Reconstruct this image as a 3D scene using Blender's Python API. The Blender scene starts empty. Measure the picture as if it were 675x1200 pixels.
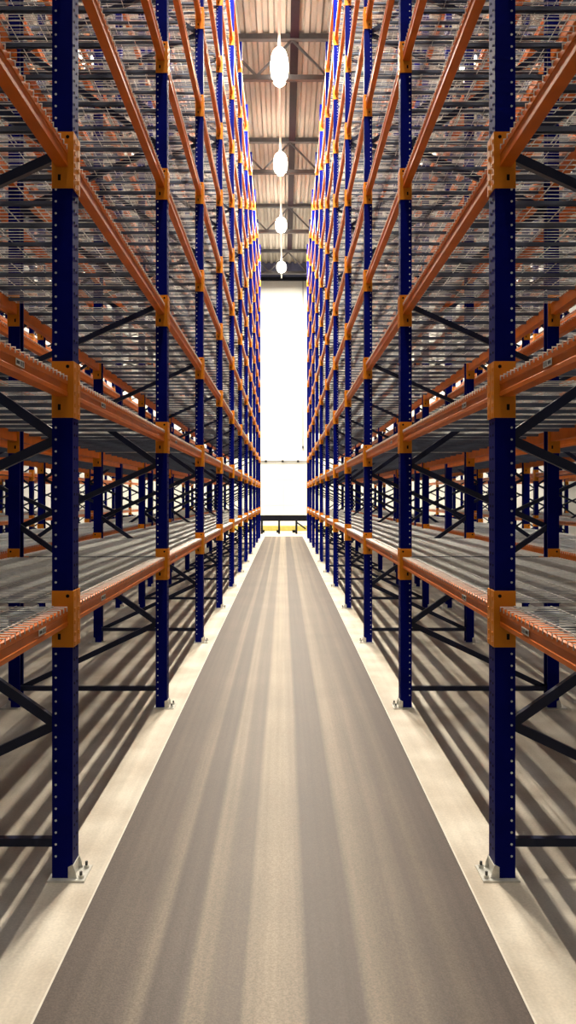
import bpy, math, random
from mathutils import Vector

random.seed(7)
SC = bpy.context.scene
COL = SC.collection

# ------------------------------------------------------------------ camera
F = 960.0                                   # focal length in pixels of the 675x1200 frame
CAM_Z = 1.61
cam_d = bpy.data.cameras.new('camera')
cam_d.sensor_fit = 'VERTICAL'
cam_d.sensor_height = 36.0
cam_d.lens = F / 1200.0 * 36.0
cam_d.shift_x = 5.0 / 1200.0
cam_d.shift_y = -18.0 / 1200.0
cam_d.clip_start = 0.02
cam_d.clip_end = 200
cam = bpy.data.objects.new('camera', cam_d)
cam.location = (0, 0, CAM_Z)
cam.rotation_euler = (math.radians(90), 0, 0)
COL.objects.link(cam)
SC.camera = cam

# ------------------------------------------------------------------ world, exposure
w = bpy.data.worlds.new('world')
SC.world = w
w.use_nodes = True
w.node_tree.nodes['Background'].inputs[0].default_value = (0.5, 0.6, 0.8, 1)
w.node_tree.nodes['Background'].inputs[1].default_value = 0.0
vs = SC.view_settings
vs.view_transform = 'Standard'
vs.look = 'None'
vs.gamma = 1
vs.use_curve_mapping = False
vs.exposure = 1.4
SC.cycles.diffuse_bounces = 1
LAMP_STRENGTH = 2500.0
COVER_GLOW_STRENGTH = 7.0
DIMMED = 0.06
UPLIGHT_STRENGTH = 20.0
LAMP_COLOR = (1.0, 0.91, 0.75)

# ------------------------------------------------------------------ materials
def new_mat(name):
    m = bpy.data.materials.new(name)
    m.use_nodes = True
    nt = m.node_tree
    return m, nt, nt.nodes['Principled BSDF']

def paint(name, col, rough=0.45, metal=0.0, var=0.25, scale=6.0, bump=0.0, spec=0.5):
    """a painted or bare surface with slight uneven tone"""
    m, nt, b = new_mat(name)
    tc = nt.nodes.new('ShaderNodeTexCoord')
    nz = nt.nodes.new('ShaderNodeTexNoise')
    nz.inputs['Scale'].default_value = scale
    nz.inputs['Detail'].default_value = 5
    nt.links.new(tc.outputs['Object'], nz.inputs['Vector'])
    cr = nt.nodes.new('ShaderNodeValToRGB')
    lo = [c * (1 - var) for c in col]
    hi = [min(1, c * (1 + var)) for c in col]
    cr.color_ramp.elements[0].position = 0.3
    cr.color_ramp.elements[1].position = 0.7
    cr.color_ramp.elements[0].color = (*lo, 1)
    cr.color_ramp.elements[1].color = (*hi, 1)
    nt.links.new(nz.outputs['Fac'], cr.inputs['Fac'])
    nt.links.new(cr.outputs['Color'], b.inputs['Base Color'])
    b.inputs['Roughness'].default_value = rough
    b.inputs['Metallic'].default_value = metal
    b.inputs['Specular IOR Level'].default_value = spec
    if bump:
        bp = nt.nodes.new('ShaderNodeBump')
        bp.inputs['Strength'].default_value = bump
        bp.inputs['Distance'].default_value = 0.004
        nt.links.new(nz.outputs['Fac'], bp.inputs['Height'])
        nt.links.new(bp.outputs['Normal'], b.inputs['Normal'])
    return m

M = {}
M['blue'] = paint('navy_blue_paint', (0.0015, 0.0045, 0.15), 0.5, var=0.15, spec=0.04)
M['brace'] = paint('dark_blue_brace_paint', (0.007, 0.012, 0.045), 0.4, var=0.2, spec=0.4)
M['orange'] = paint('orange_paint', (0.74, 0.165, 0.009), 0.45, var=0.12, spec=0.25)
M['connector'] = paint('lit_orange_paint', (0.86, 0.28, 0.012), 0.45, var=0.08, spec=0.25)  # the beams' orange with lamp light painted in, paler and yellower
M['zinc'] = paint('galvanised_wire', (0.84, 0.83, 0.79), 0.4, metal=0.1, var=0.15, scale=30)
M['channel'] = paint('shade_tinted_channel', (0.13, 0.155, 0.22), 0.5, metal=0.3, var=0.2, scale=8)  # zinc steel with a bluish shadow tint put into its colour
M['plate'] = paint('bright_zinc_plate', (0.72, 0.71, 0.66), 0.35, metal=0.5, var=0.15, scale=40)
M['hole'] = paint('dark_hole', (0.012, 0.010, 0.010), 0.8, var=0.1, spec=0.05)
M['dot'] = paint('lit_hole_dot', (0.85, 0.88, 0.92), 0.5, var=0.05)  # pale discs: brightness seen through the holes, put into the colour
M['label'] = paint('white_label', (0.82, 0.80, 0.74), 0.5, var=0.05)
M['ink'] = paint('label_ink', (0.03, 0.025, 0.02), 0.6, var=0.1)
M['wall'] = paint('white_wall_panel', (0.74, 0.74, 0.70), 0.6, var=0.02, scale=1.0)
M['sidewall'] = paint('side_wall_panel', (0.45, 0.45, 0.45), 0.6, var=0.04, scale=1.0)
M['slate'] = paint('slate_blue_fascia', (0.10, 0.11, 0.20), 0.5, var=0.1, scale=1.0)
M['dark'] = paint('dark_steel', (0.008, 0.009, 0.015), 0.5, var=0.2, spec=0.1)
M['pipe'] = paint('grey_conduit', (0.07, 0.07, 0.07), 0.5, var=0.1)
M['yellow'] = paint('safety_yellow_paint', (0.80, 0.68, 0.17), 0.45, var=0.1)
M['deck'] = paint('roof_sheet', (0.37, 0.325, 0.28), 0.6, var=0.10, scale=1.2)
M['truss'] = paint('grey_truss_steel', (0.085, 0.08, 0.085), 0.6, var=0.15, spec=0.2)
M['maroon'] = paint('dark_maroon_tray', (0.016, 0.005, 0.010), 0.6, var=0.2, spec=0.1)
M['white'] = paint('white_lamp_housing', (0.85, 0.85, 0.82), 0.4, var=0.03)
M['line'] = paint('pale_joint_sealant', (0.74, 0.69, 0.60), 0.5, var=0.1, scale=15)

def glow(name, strength, color=LAMP_COLOR):
    m, nt, b = new_mat(name)
    b.inputs['Base Color'].default_value = (1, 1, 1, 1)
    b.inputs['Emission Color'].default_value = (*color, 1)
    b.inputs['Emission Strength'].default_value = strength
    return m
M['lamp'] = glow('lamp_strip', LAMP_STRENGTH)
M['lamp_dim'] = glow('lamp_strip_dimmed', LAMP_STRENGTH * DIMMED, (0.86, 0.90, 1.0))      # neighbouring aisles: output cut and cooled to deepen and tint the shadows
M['lamp_half'] = glow('lamp_strip_lowered', LAMP_STRENGTH * 0.3)  # nearest main-aisle lamp, output lowered to darken the foreground
M['added_uplight'] = glow('lamp_added_uplight', UPLIGHT_STRENGTH)  # emitter added on top of each lamp to brighten the roof sheet
M['bloom_cover'] = glow('lamp_bloom_cover', COVER_GLOW_STRENGTH)

def concrete_mat():
    m, nt, b = new_mat('pale_concrete')
    N = nt.nodes.new; L = nt.links.new
    tc = N('ShaderNodeTexCoord')
    n1 = N('ShaderNodeTexNoise'); n1.inputs['Scale'].default_value = 2.2; n1.inputs['Detail'].default_value = 8
    n2 = N('ShaderNodeTexNoise'); n2.inputs['Scale'].default_value = 90; n2.inputs['Detail'].default_value = 3
    mp = N('ShaderNodeMapping'); mp.inputs['Scale'].default_value = (9.0, 0.25, 1)
    n3 = N('ShaderNodeTexNoise'); n3.inputs['Scale'].default_value = 1.6; n3.inputs['Detail'].default_value = 4
    L(tc.outputs['Object'], n1.inputs['Vector']); L(tc.outputs['Object'], n2.inputs['Vector'])
    L(tc.outputs['Object'], mp.inputs['Vector']); L(mp.outputs['Vector'], n3.inputs['Vector'])
    cr = N('ShaderNodeValToRGB')
    cr.color_ramp.elements[0].position = 0.32; cr.color_ramp.elements[0].color = (0.50, 0.42, 0.33, 1)
    cr.color_ramp.elements[1].position = 0.62; cr.color_ramp.elements[1].color = (0.70, 0.63, 0.53, 1)
    L(n1.outputs['Fac'], cr.inputs['Fac'])
    def mul(a, fac_sock, lo, hi):
        r = N('ShaderNodeMapRange'); r.inputs['To Min'].default_value = lo; r.inputs['To Max'].default_value = hi
        r.inputs['From Min'].default_value = 0.3; r.inputs['From Max'].default_value = 0.7
        L(fac_sock, r.inputs['Value'])
        x = N('ShaderNodeVectorMath'); x.operation = 'SCALE'
        L(a, x.inputs[0]); L(r.outputs['Result'], x.inputs['Scale'])
        return x.outputs['Vector']
    c = mul(cr.outputs['Color'], n2.outputs['Fac'], 0.9, 1.08)
    c = mul(c, n3.outputs['Fac'], 0.85, 1.1)
    L(c, b.inputs['Base Color'])
    b.inputs['Roughness'].default_value = 0.5
    bp = N('ShaderNodeBump'); bp.inputs['Strength'].default_value = 0.15; bp.inputs['Distance'].default_value = 0.002
    L(n2.outputs['Fac'], bp.inputs['Height']); L(bp.outputs['Normal'], b.inputs['Normal'])
    return m
M['concrete'] = concrete_mat()

def coating_mat():
    """brown-grey aisle coating with pale and dark bands running along it"""
    m, nt, b = new_mat('brown_grey_floor_coating')
    N = nt.nodes.new; L = nt.links.new
    tc = N('ShaderNodeTexCoord')
    sx = N('ShaderNodeSeparateXYZ'); L(tc.outputs['Object'], sx.inputs[0])
    wob = N('ShaderNodeTexNoise'); wob.inputs['Scale'].default_value = 0.35
    L(tc.outputs['Object'], wob.inputs['Vector'])
    wr = N('ShaderNodeMapRange'); wr.inputs['To Min'].default_value = -0.006; wr.inputs['To Max'].default_value = 0.006
    L(wob.outputs['Fac'], wr.inputs['Value'])
    ad = N('ShaderNodeMath'); ad.operation = 'ADD'; L(sx.outputs['X'], ad.inputs[0]); L(wr.outputs['Result'], ad.inputs[1])
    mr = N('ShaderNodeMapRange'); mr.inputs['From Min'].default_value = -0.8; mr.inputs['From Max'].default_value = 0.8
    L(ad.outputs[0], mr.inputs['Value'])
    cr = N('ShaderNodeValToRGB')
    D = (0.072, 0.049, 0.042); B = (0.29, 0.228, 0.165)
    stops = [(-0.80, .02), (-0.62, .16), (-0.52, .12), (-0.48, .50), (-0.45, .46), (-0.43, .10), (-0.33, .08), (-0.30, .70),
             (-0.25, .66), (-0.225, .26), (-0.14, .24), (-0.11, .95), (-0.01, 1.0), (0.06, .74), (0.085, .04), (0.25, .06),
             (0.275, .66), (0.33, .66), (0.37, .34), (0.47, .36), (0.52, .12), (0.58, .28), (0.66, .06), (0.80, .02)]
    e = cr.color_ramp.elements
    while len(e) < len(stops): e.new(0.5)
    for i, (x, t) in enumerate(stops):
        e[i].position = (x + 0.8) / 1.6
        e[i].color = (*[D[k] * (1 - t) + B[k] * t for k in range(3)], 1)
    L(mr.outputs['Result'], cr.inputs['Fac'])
    mp = N('ShaderNodeMapping'); mp.inputs['Scale'].default_value = (14.0, 0.12, 1)
    L(tc.outputs['Object'], mp.inputs['Vector'])
    n1 = N('ShaderNodeTexNoise'); n1.inputs['Scale'].default_value = 2.0; n1.inputs['Detail'].default_value = 5
    L(mp.outputs['Vector'], n1.inputs['Vector'])
    n2 = N('ShaderNodeTexNoise'); n2.inputs['Scale'].default_value = 160; n2.inputs['Detail'].default_value = 2
    L(tc.outputs['Object'], n2.inputs['Vector'])
    n3 = N('ShaderNodeTexNoise'); n3.inputs['Scale'].default_value = 1.3; n3.inputs['Detail'].default_value = 4
    L(tc.outputs['Object'], n3.inputs['Vector'])
    c = cr.outputs['Color']
    for s, lo, hi in ((n1.outputs['Fac'], 0.80, 1.15), (n2.outputs['Fac'], 0.72, 1.25), (n3.outputs['Fac'], 0.88, 1.1)):
        r = N('ShaderNodeMapRange'); r.inputs['From Min'].default_value = 0.3; r.inputs['From Max'].default_value = 0.7
        r.inputs['To Min'].default_value = lo; r.inputs['To Max'].default_value = hi
        L(s, r.inputs['Value'])
        x = N('ShaderNodeVectorMath'); x.operation = 'SCALE'
        L(c, x.inputs[0]); L(r.outputs['Result'], x.inputs['Scale']); c = x.outputs['Vector']
    L(c, b.inputs['Base Color'])
    b.inputs['Roughness'].default_value = 0.5
    b.inputs['Specular IOR Level'].default_value = 0.35
    bp = N('ShaderNodeBump'); bp.inputs['Strength'].default_value = 0.25; bp.inputs['Distance'].default_value = 0.002
    L(n2.outputs['Fac'], bp.inputs['Height']); L(bp.outputs['Normal'], b.inputs['Normal'])
    return m
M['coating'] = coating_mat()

# ------------------------------------------------------------------ mesh helpers
class MB:
    """collects boxes, prisms and bars; mesh() makes one mesh of them"""
    def __init__(s): s.v = []; s.f = []; s.mi = []; s.mats = []
    def mat(s, key):
        if key not in s.mats: s.mats.append(key)
        return s.mats.index(key)
    def add(s, vs, fs, key):
        o = len(s.v); k = s.mat(key)
        s.v += [tuple(p) for p in vs]
        for f in fs: s.f.append(tuple(i + o for i in f)); s.mi.append(k)
        return s
    def box(s, x0, x1, y0, y1, z0, z1, key):
        x0, x1 = sorted((x0, x1)); y0, y1 = sorted((y0, y1)); z0, z1 = sorted((z0, z1))
        vs = [(x0, y0, z0), (x1, y0, z0), (x1, y1, z0), (x0, y1, z0), (x0, y0, z1), (x1, y0, z1), (x1, y1, z1), (x0, y1, z1)]
        return s.add(vs, [(3, 2, 1, 0), (4, 5, 6, 7), (0, 1, 5, 4), (1, 2, 6, 5), (2, 3, 7, 6), (3, 0, 4, 7)], key)
    def prism(s, prof, axis, a0, a1, key):
        """closed 2-D outline swept along axis ('x','y','z'); outline is in the two other axes in order"""
        def P(p, a):
            return {'x': (a, p[0], p[1]), 'y': (p[0], a, p[1]), 'z': (p[0], p[1], a)}[axis]
        n = len(prof)
        vs = [P(p, a0) for p in prof] + [P(p, a1) for p in prof]
        fs = [tuple(range(n)), tuple(range(2 * n - 1, n - 1, -1))]
        fs += [(i, (i + 1) % n, n + (i + 1) % n, n + i) for i in range(n)]
        return s.add(vs, fs, key)
    def disc(s, c, r, axis, key, n=6, t=0.0015):
        prof = []
        for i in range(n):
            a = 2 * math.pi * (i + .5) / n
            prof.append((r * math.cos(a), r * math.sin(a)))
        cx, cy, cz = c
        if axis == 'y': return s.prism([(cx + p, cz + q) for p, q in prof], 'y', cy - t, cy + t, key)
        if axis == 'x': return s.prism([(cy + p, cz + q) for p, q in prof], 'x', cx - t, cx + t, key)
        return s.prism([(cx + p, cy + q) for p, q in prof], 'z', cz - t, cz + t, key)
    def bar(s, a, b, w, h, key, up=(0, 1, 0)):
        a = Vector(a); b = Vector(b); d = (b - a).normalized()
        u = Vector(up); u = (u - d * u.dot(d)).normalized(); n = d.cross(u)
        vs = []
        for p in (a, b):
            for i, j in ((-1, -1), (1, -1), (1, 1), (-1, 1)):
                vs.append(p + u * (i * w / 2) + n * (j * h / 2))
        return s.add(vs, [(3, 2, 1, 0), (4, 5, 6, 7), (0, 1, 5, 4), (1, 2, 6, 5), (2, 3, 7, 6), (3, 0, 4, 7)], key)
    def mesh(s, name):
        me = bpy.data.meshes.new(name)
        me.from_pydata(s.v, [], s.f)
        for k in s.mats: me.materials.append(M[k])
        me.polygons.foreach_set('material_index', s.mi)
        import bmesh
        bm = bmesh.new(); bm.from_mesh(me)
        bmesh.ops.recalc_face_normals(bm, faces=bm.faces)
        bm.to_mesh(me); bm.free()
        me.update()
        return me

def put(name, me, parent=None, loc=(0, 0, 0), kind=None, label=None):
    o = bpy.data.objects.new(name, me)
    COL.objects.link(o)
    o.location = loc
    if parent is not None: o.parent = parent
    if kind: o['kind'] = kind
    if label: o['label'] = label
    return o

def tag(o, label, cat, group=None):
    o['label'] = label; o['category'] = cat
    if group: o['group'] = group
    return o

def root(name, loc, label, cat, group=None):
    o = bpy.data.objects.new(name, None)
    o.empty_display_size = 0.2
    COL.objects.link(o); o.location = loc
    return tag(o, label, cat, group)

# ------------------------------------------------------------------ measures
PITCH = 2.785                 # bay length, centre to centre of the frames
Y0 = 3.44 + 0.05              # centre of the first frame in view
XF = 0.93                     # centre of the aisle-side uprights
DEPTH = 1.12                  # frame depth, centre to centre
RACK_TOP = 11.26
LEVELS = [1.215 + 0.963 * n for n in range(11)]      # top of the beam connectors
WALL_Y = 39.0
SIDE_X = 10.0
BACK_Y = -5.0
DECK_Z = CAM_Z + 11.1
CHORD_Z = CAM_Z + 10.0
AISLES = [0.0, 4.43, -4.43, 8.86, -8.86]

# ------------------------------------------------------------------ floor
mb = MB(); mb.box(-SIDE_X, SIDE_X, BACK_Y, WALL_Y, -0.2, 0, 'concrete')
put('floor', mb.mesh('floor'), kind='structure')
k = 0
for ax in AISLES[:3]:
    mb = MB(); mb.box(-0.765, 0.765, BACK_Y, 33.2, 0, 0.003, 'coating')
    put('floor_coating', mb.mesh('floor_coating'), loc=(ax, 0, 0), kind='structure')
    for s in (-1, 1):
        k += 1
        mb = MB(); mb.box(s * 0.765, s * 0.772, BACK_Y, 33.2, 0, 0.0035, 'line')
        put('trim_%d' % k, mb.mesh('trim'), loc=(ax, 0, 0), kind='structure')

# ------------------------------------------------------------------ walls
WALL_TOP = 11.93
wf = put('wall_far', MB().box(-SIDE_X, SIDE_X, WALL_Y + 0.02, WALL_Y + 0.25, 0, 13.0, 'wall').mesh('wall_far'), kind='structure')
nrow = 10
ph = WALL_TOP / nrow
pm = MB()
pm.prism([(WALL_Y + 0.02, 0.004), (WALL_Y + 0.02, ph - 0.004), (WALL_Y + 0.004, ph - 0.004), (WALL_Y, ph - 0.012),
          (WALL_Y, 0.012), (WALL_Y + 0.004, 0.004)], 'x', -2.49, 2.49, 'wall')
pme = pm.mesh('wall_panel')
for r in range(nrow):
    for c in range(4):
        put('wall_panel', pme, wf, (-7.5 + 5 * c, 0, r * ph))
put('fascia', MB().box(-SIDE_X, SIDE_X, WALL_Y - 0.01, WALL_Y + 0.02, WALL_TOP, 13.0, 'slate').mesh('fascia'), wf)
put('wall_beam', MB().box(-SIDE_X, SIDE_X, WALL_Y - 0.16, WALL_Y - 0.01, WALL_TOP - 0.06, WALL_TOP + 0.10, 'dark').mesh('wall_beam'), wf)
for s, nm in ((-1, 'wall_left'), (1, 'wall_right')):
    put(nm, MB().box(s * SIDE_X, s * (SIDE_X + .2), BACK_Y, WALL_Y + .25, 0, 13.0, 'sidewall').mesh(nm), kind='structure')
put('wall_back', MB().box(-SIDE_X, SIDE_X, BACK_Y - .2, BACK_Y, 0, 13.0, 'sidewall').mesh('wall_back'), kind='structure')

# ------------------------------------------------------------------ roof sheet with ribs along the aisle
P = 0.28; H = 0.07
prof_up = []
x = -SIDE_X
while x < SIDE_X - 1e-6:
    prof_up += [(x, DECK_Z + H), (x + 0.10, DECK_Z + H), (x + 0.14, DECK_Z), (x + 0.24, DECK_Z)]
    x += P
prof_up.append((x, DECK_Z + H))
mb = MB()
n = len(prof_up)
vs_ = [(p[0], BACK_Y, p[1]) for p in prof_up] + [(p[0], WALL_Y + .02, p[1]) for p in prof_up]
mb.add(vs_, [(i, i + 1, n + i + 1, n + i) for i in range(n - 1)], 'deck')
mb.box(-SIDE_X, SIDE_X + .3, BACK_Y, WALL_Y + .2, DECK_Z + H + .005, DECK_Z + H + .2, 'deck')
put('ceiling', mb.mesh('ceiling'), kind='structure')

# ------------------------------------------------------------------ roof trusses
top_me = MB().box(-SIDE_X, SIDE_X, -.07, .07, DECK_Z - .13, DECK_Z - .001, 'truss').mesh('top_chord')
bot_me = MB().box(-SIDE_X, SIDE_X, -.06, .06, CHORD_Z, CHORD_Z + .12, 'truss').mesh('bottom_chord')
web = []
for s in (-1, 1):
    web.append(MB().bar((0, 0, DECK_Z - .12), (s * .85, 0, CHORD_Z + .11), .05, .05, 'truss').mesh('web_member'))
names = ['nearest the far white wall', 'second from the far white wall', 'third from the far white wall',
         'fourth from the far white wall']
for i in range(4):
    y = 36.8 - 5.7 * i
    t = root('roof_truss', (0, y, CHORD_Z), 'grey steel roof truss, ' + names[i], 'truss', 'roof trusses')
    put('top_chord', top_me, t, (0, 0, -CHORD_Z)); put('bottom_chord', bot_me, t, (0, 0, -CHORD_Z))
    for j in range(-5, 6):
        for me in web: put('web_member', me, t, (0.2 + 1.7 * j, 0, -CHORD_Z))

# ------------------------------------------------------------------ cable tray under the roof
mb = MB()
mb.prism([(.16, DECK_Z - .01), (.16, DECK_Z - .11), (.36, DECK_Z - .11), (.36, DECK_Z - .01), (.34, DECK_Z - .01), (.34, DECK_Z - .09),
          (.18, DECK_Z - .09), (.18, DECK_Z - .01)], 'y', 8.0, 36.5, 'maroon')
# trusses pass under it: the tray is hung between their top chords in one run
tag(put('cable_tray', mb.mesh('cable_tray')), 'dark maroon cable tray running along the roof above the main aisle', 'cable tray')

# ------------------------------------------------------------------ strip lamps on lighting trunking
LAMP_Z = CAM_Z + 10.0
trunk_me = MB().box(-.03, .03, 0, 38.0, LAMP_Z + .13, LAMP_Z + .19, 'white').mesh('trunking')
rod_me = MB().box(-.006, .006, -.006, .006, LAMP_Z + .19, DECK_Z, 'pipe').mesh('hanger')
house_me = MB().box(-.05, .05, -.78, .78, .04, .10, 'white').mesh('housing')
def cover_mesh():
    """oval opal cover, shallow dome below the housing"""
    mb = MB(); n = 24; rings = []
    for rx, ry, z in ((.19, .86, .035), (.21, .90, .02), (.18, .84, 0)):
        rings.append([(math.copysign(abs(math.cos(2 * math.pi * k / n)) ** .8, math.cos(2 * math.pi * k / n)) * rx, math.sin(2 * math.pi * k / n) * ry, z) for k in range(n)])
    fs = [tuple(range(n)), tuple(range(3 * n - 1, 2 * n - 1, -1))]
    for a in range(2):
        fs += [(a * n + k, a * n + (k + 1) % n, a * n + n + (k + 1) % n, a * n + n + k) for k in range(n)]
    mb.add(rings[0] + rings[1] + rings[2], fs, 'bloom_cover')
    return mb.mesh('cover')
cover_me = cover_mesh()
def strip_mesh(key):
    return MB().add([(-.015, -.75, -.002), (.015, -.75, -.002), (.015, .75, -.002), (-.015, .75, -.002)], [(0, 1, 2, 3)], key).mesh('light_strip')
diff_me = strip_mesh('lamp'); dim_me = strip_mesh('lamp_dim'); half_me = strip_mesh('lamp_half')
upl_me = MB().box(-.045, .045, -.70, .70, .101, .108, 'added_uplight').mesh('added_uplight')
aname = {0.0: 'main aisle', 4.43: 'next aisle on the right', -4.43: 'next aisle on the left',
         8.86: 'outer aisle on the right', -8.86: 'outer aisle on the left'}
ordn = ['first', 'second', 'third', 'fourth', 'fifth', 'sixth', 'seventh']
for ax in AISLES:
    tr = root('light_trunking', (ax - .1, 0, 0), 'thin white lighting rail hung under the roof along the ' + aname[ax], 'lighting rail', 'lighting rails')
    put('rail', trunk_me, tr)
    for i in range(7): put('hanger', rod_me, tr, (0, 36.8 - 5.7 * i, 0))
    for i in range(7):
        y = 35.8 - 5.55 * i
        l = root('strip_lamp', (ax - .1, y, LAMP_Z), 'glowing white strip lamp over the %s, %s from the far wall' % (aname[ax], ordn[i]), 'lamp', 'strip lamps')
        put('housing', house_me, l); put('cover', cover_me, l); put('light_strip', (half_me if i == 6 else diff_me) if (ax == 0 or i < 1) else dim_me, l); put('added_uplight', upl_me, l)

# ------------------------------------------------------------------ wall fittings
mb = MB(); mb.box(-1.6, 1.6, WALL_Y - .05, WALL_Y - .02, 3.28, 3.31, 'pipe')
hp = put('wall_pipe', mb.mesh('wall_pipe'))
tag(hp, 'thin grey horizontal pipe clipped to the far white wall', 'pipe')
for x in (-.85, -.05, .68):
    put('pipe_clip', MB().box(x - .05, x + .05, WALL_Y - .07, WALL_Y, 3.25, 3.34, 'dark').mesh('pipe_clip'), hp)
cp = put('wall_conduit', MB().box(.90, .93, WALL_Y - .045, WALL_Y - .02, 4.0, WALL_TOP - .07, 'pipe').mesh('wall_conduit'))
tag(cp, 'thin pale vertical conduit on the far wall beside the right rack', 'conduit')
put('junction_box', MB().box(.87, .96, WALL_Y - .07, WALL_Y, 3.9, 4.02, 'pipe').mesh('junction_box'), cp)

cv = root('roller_conveyor', (0, 35.6, 0), 'long dark steel conveyor on short legs across the aisle end', 'conveyor')
put('side_rail', MB().box(-8, 8, -.26, -.22, .56, .80, 'dark').mesh('side_rail'), cv)
put('side_rail', MB().box(-8, 8, .22, .26, .56, .80, 'dark').mesh('side_rail'), cv)
roller = MB().prism([(.03 * math.cos(a * math.pi / 4), .74 + .03 * math.sin(a * math.pi / 4)) for a in range(8)], 'y', -.22, .22, 'pipe').mesh('roller')
for i in range(107): put('roller', roller, cv, (-7.95 + .15 * i, 0, 0))
leg = MB(); leg.box(-.04, .04, -.26, -.20, 0, .56, 'dark'); leg.box(-.04, .04, .20, .26, 0, .56, 'dark'); leg.box(-.03, .03, -.2, .2, .3, .36, 'dark')
legm = leg.mesh('leg')
for i in range(-10, 11): put('leg', legm, cv, (-.2 + .75 * i, 0, 0))
put('brace', MB().bar((.56, -.23, .5), (.95, -.23, .22), .05, .06, 'dark').mesh('brace'), cv)

kb = root('guard_rail', (0, 36.6, 0), 'low yellow guard rail on the floor before the far wall', 'guard rail')
put('rail', MB().box(-9, 9, -.06, .06, .07, .31, 'yellow').mesh('rail'), kb)
post = MB().box(-.08, .08, -.10, .10, 0, .12, 'dark').mesh('foot')
for i in range(-12, 13): put('foot', post, kb, (-.24 + .7 * i, 0, 0))

# ------------------------------------------------------------------ pallet racks
U = 0.043                     # half depth of an upright (across the aisle)
W = 0.05                      # half width of an upright (along the aisle)
cache = {}
def cached(key, fn):
    if key not in cache: cache[key] = fn()
    return cache[key]

def upright_mesh(s, front=True):
    """open C section; its web faces the aisle, lips at the open side"""
    t = .004
    d = s if front else -s     # web looks outward on both uprights of a frame
    o = [(-U, -W), (U, -W), (U, -W + .022), (U - t, -W + .022), (U - t, -W + t), (-U + t, -W + t), (-U + t, W - t), (U - t, W - t),
         (U - t, W - .022), (U, W - .022), (U, W), (-U, W)]
    return MB().prism([(x * d, y) for x, y in o], 'z', .008, RACK_TOP, 'blue').mesh('upright')

def holes_mesh(s):
    mb = MB()
    z = .10
    while z < RACK_TOP - .05:
        mb.disc((.027 * s, -W - .0008, z), .0052, 'y', 'dot', 6, .0008)
        mb.disc((-(U + .0008) * s, -.02, z + .02), .006, 'x', 'hole', 6, .0008)
        mb.disc((-(U + .0008) * s, .02, z + .02), .006, 'x', 'hole', 6, .0008)
        z += .05
    return mb.mesh('punched_holes')

def plate_mesh(s):
    mb = MB()
    mb.box(-.098 * s, .058 * s, -.075, .075, 0, .008, 'plate')
    # folded shoe: a sloped cheek on either side of the upright, towards the aisle
    for y in (-W - .004, W):
        mb.prism([(-.062 * s, .008), (-.025 * s, .008), (-.025 * s, .055), (-.044 * s, .065), (-.054 * s, .04)], 'y', y, y + .004, 'plate')
    mb.box(-(U + .004) * s, -U * s, -W, W, .008, .06, 'plate')
    return mb.mesh('base_plate')

def bolt_mesh():
    mb = MB()
    mb.prism([(.011 * math.cos(a * math.pi / 3), .011 * math.sin(a * math.pi / 3)) for a in range(6)], 'z', .008, .02, 'plate')
    mb.prism([(.006 * math.cos(a * math.pi / 3), .006 * math.sin(a * math.pi / 3)) for a in range(6)], 'z', .02, .036, 'pipe')
    return mb.mesh('anchor_bolt')

def beam_mesh(d, L):
    """box beam with a stepped top; d: direction from the outer face inwards"""
    o = [(-.025, 0), (.025, 0), (.025, .08), (-.017, .08), (-.017, .077), (-.025, .072), (-.025, .050), (-.022, .047), (-.022, .020), (-.025, .017)]
    h = L / 2 - W - .005
    return MB().prism([(x * d, z) for x, z in o], 'y', -h, h, 'orange').mesh('beam')

def connector_mesh(d, t, plain=False):
    """end plate of a beam against the flank of the upright plus the hooked leg on its face; t=+1: at the far end of the beam"""
    mb = MB()
    f = -W * t                              # flank of the upright that the beam meets
    mb.box(-(U + .002) * d, (U + .0) * d, f, f - .005 * t, -.237, 0, 'connector')
    mb.box(-(U + .006) * d, -(U + .001) * d, f - .005 * t, f + .045 * t, -.237, 0, 'connector')
    if not plain:
        mb.disc((-.024 * d, f - .006 * t, -.022), .008, 'y', 'hole', 6, .001)
        mb.prism([(.005 * d, -.205), (.017 * d, -.205), (.017 * d, -.18), (.005 * d, -.18)], 'y', f - .0065 * t, f - .0055 * t, 'hole')
        for z in (-.03, -.08, -.13, -.18, -.22):
            mb.box(-(U + .009) * d, -(U + .006) * d, f + .012 * t, f + .026 * t, z - .012, z + .004, 'connector')
    return mb.mesh('connector')

def label_mesh(d):
    mb = MB()
    mb.box(-.0262 * d, -.0250 * d, -.045, .045, .026, .050, 'label')
    for a, b2, z0, z1 in ((-.038, -.004, .032, .044), (.006, .016, .030, .046), (.022, .026, .030, .046), (.032, .039, .030, .046)):
        mb.box(-.0266 * d, -.0262 * d, a, b2, z0, z1, 'ink')
    return mb.mesh('location_label')

def wire(mb, s, y, a):
    """one drawn wire across the shelf, bent down over both beams; a: half its thickness"""
    z = .0802 + a
    path = [(-.025 - a, .064, -1, 0), (-.025 - a, z, -.7, .7), (DEPTH + .025 + a, z, .7, .7), (DEPTH + .025 + a, .064, 1, 0)]
    vs = []
    for x, zz, nx, nz in path:
        k = a * (1.3 if nz else 1)
        for u, v in ((0, -1), (1, 0), (0, 1), (-1, 0)):
            vs.append(((x + nx * v * k) * s, y + u * a, zz + nz * v * k))
    fs = [(0, 1, 2, 3), (15, 14, 13, 12)]
    for p in range(3):
        for q in range(4):
            fs.append((p * 4 + q, p * 4 + (q + 1) % 4, p * 4 + 4 + (q + 1) % 4, p * 4 + 4 + q))
    mb.add(vs, fs, 'zinc')

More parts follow.
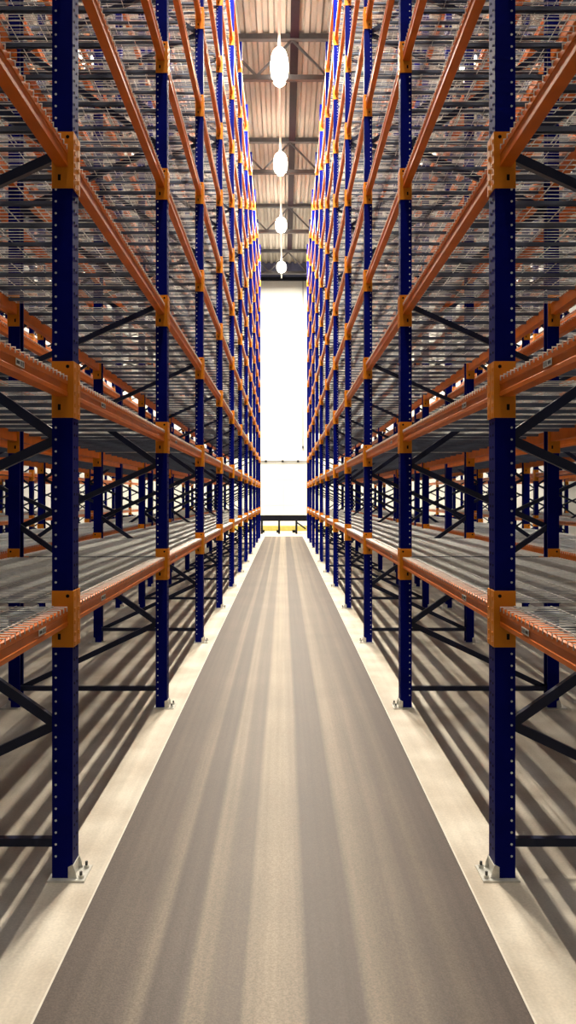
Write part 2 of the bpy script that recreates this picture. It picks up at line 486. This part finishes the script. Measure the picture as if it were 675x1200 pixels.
def deck_mesh(s, L):
    mb = MB(); h = L / 2 - W - .03
    nw = 52
    for i in range(nw + 1): wire(mb, s, -h + 2 * h * i / nw, .0024)
    for i in range(8):
        x = .03 + (DEPTH - .06) * i / 7
        mb.box((x - .0018) * s, (x + .0018) * s, -h, h, .0850, .0886, 'zinc')
    return mb.mesh('wire_deck')

NCH = 8
def channel_mesh(s, mb=None, off=(0, 0, 0)):
    """inverted U channel that carries the wires between the two beams"""
    own = mb is None
    if own: mb = MB()
    ox, oy, oz = off
    a, t = .013, .003
    o = [(-a, .060), (-a + t, .060), (-a + t, .0798 - t), (a - t, .0798 - t), (a - t, .060), (a, .060), (a, .0798), (-a, .0798)]
    mb.prism([(oy + y, oz + z) for y, z in o], 'x', ox + .026 * s, ox + (DEPTH - .026) * s, 'channel')
    return mb.mesh('support_channel') if own else mb

def zigzag():
    """brace ends (front or rear, height) from the floor up"""
    pts = [('r', .14)]
    i = 0
    while True:
        zf = .64 + 1.22 * i; zr = 1.38 + 1.22 * i
        if zf > RACK_TOP - .1: break
        pts.append(('f', zf))
        if zr > RACK_TOP - .1: break
        pts.append(('r', zr)); i += 1
    return pts

def brace_meshes(s):
    out = []
    xs = {'f': (U - .012) * s, 'r': (DEPTH - U + .012) * s}
    out.append(MB().box(xs['f'], xs['r'], -.016, .016, .125, .16, 'brace').mesh('brace'))
    pts = zigzag()
    for k, (p, q) in enumerate(zip(pts, pts[1:])):
        y = -.018 if k % 2 else .018
        mb = MB()
        a = Vector((xs[p[0]], y, p[1])); b = Vector((xs[q[0]], y, q[1]))
        # open channel: web and two flanges
        d = (b - a).normalized(); u = Vector((0, 1, 0)); n = d.cross(u)
        mb.bar(a, b, .004, .040, 'brace')
        for g in (-1, 1):
            mb.bar(a + n * .018 * g + u * .014, b + n * .018 * g + u * .014, .026, .004, 'brace')
        out.append(mb.mesh('brace'))
    out.append(MB().box(xs['f'], xs['r'], -.016, .016, RACK_TOP - .07, RACK_TOP - .035, 'brace').mesh('brace'))
    return out

def rack(xf, s, f0, f1, label, detail):
    """pallet rack from frame f0 to frame f1; xf: centre of its aisle-side uprights, s: side on which its rear lies"""
    y0 = Y0 + f0 * PITCH
    r = root('pallet_rack', (xf, y0, 0), label, 'rack', 'pallet racks')
    br = cached(('br', s), lambda: brace_meshes(s))
    for f in range(f0, f1 + 1):
        y = (f - f0) * PITCH
        for front in (True, False):
            x = 0 if front else DEPTH * s
            up = put('upright', cached(('up', s, front), lambda: upright_mesh(s, front)), r, (x, y, 0))
            d = s if front else -s
            put('base_plate', cached(('pl', d), lambda: plate_mesh(d)), up)
            if detail and front and f <= 6:
                put('punched_holes', cached(('ho', s), lambda: holes_mesh(s)), up, kind='stuff')
                for by in (-.048, .048):
                    put('anchor_bolt', cached('bolt', bolt_mesh), up, (-.078 * s, by, 0))
        for me in br: put('brace', me, r, (0, y, 0))
    # beams and decks
    far_ch = MB(); nch = 0
    for f in range(f0, f1):
        yc = (f - f0 + .5) * PITCH
        for li, zt in enumerate(LEVELS):
            zb = zt - .148
            for front in (True, False):
                d = s if front else -s
                x = 0 if front else DEPTH * s
                bm_ = put('beam', cached(('be', d), lambda: beam_mesh(d, PITCH)), r, (x, yc, zb))
                if front or (detail and li < 3 and f < 4):
                    for t in (-1, 1):
                        put('connector', cached(('co', d, t), lambda: connector_mesh(d, t)), bm_, (0, t * PITCH / 2, .148))
                if detail and front and li < 2 and f < 3:
                    put('location_label', cached(('la', d), lambda: label_mesh(d)), bm_,
                        (0, (PITCH / 2 - (.68 if li else .42)) if f < 0 else (-PITCH / 2 + .62), 0), label='small white location label')
            dk = put('wire_deck', cached(('de', s), lambda: deck_mesh(s, PITCH)), r, (0, yc, zb))
            near = detail and li < 7 and f < 4
            for c in range(NCH):
                yy = (-.5 + (c + .5) / NCH) * (PITCH - .16)
                if near:
                    put('support_channel', cached(('ch', s), lambda: channel_mesh(s)), dk, (0, yy, 0)); nch += 1
                else:
                    channel_mesh(s, far_ch, (0, yc + yy, zb))
    put('support_channels', far_ch.mesh('support_channels'), r, kind='stuff')
    return r

for s, side in ((-1, 'left'), (1, 'right')):
    rack(s * XF, s, -1, 10, 'tall blue and orange pallet rack lining the %s edge of the aisle' % side, True)
    rack(s * (XF + 2 * DEPTH + .33), -s, 0, 10, 'pallet rack standing back to back behind the %s aisle rack' % side, False)
    rack(s * (4.43 + XF), s, 3, 10, 'distant pallet rack across the next aisle on the %s' % side, False)
    rack(s * (4.43 + XF + 2 * DEPTH + .33), -s, 4, 10, 'farthest pallet rack glimpsed through the other racks on the %s' % side, False)
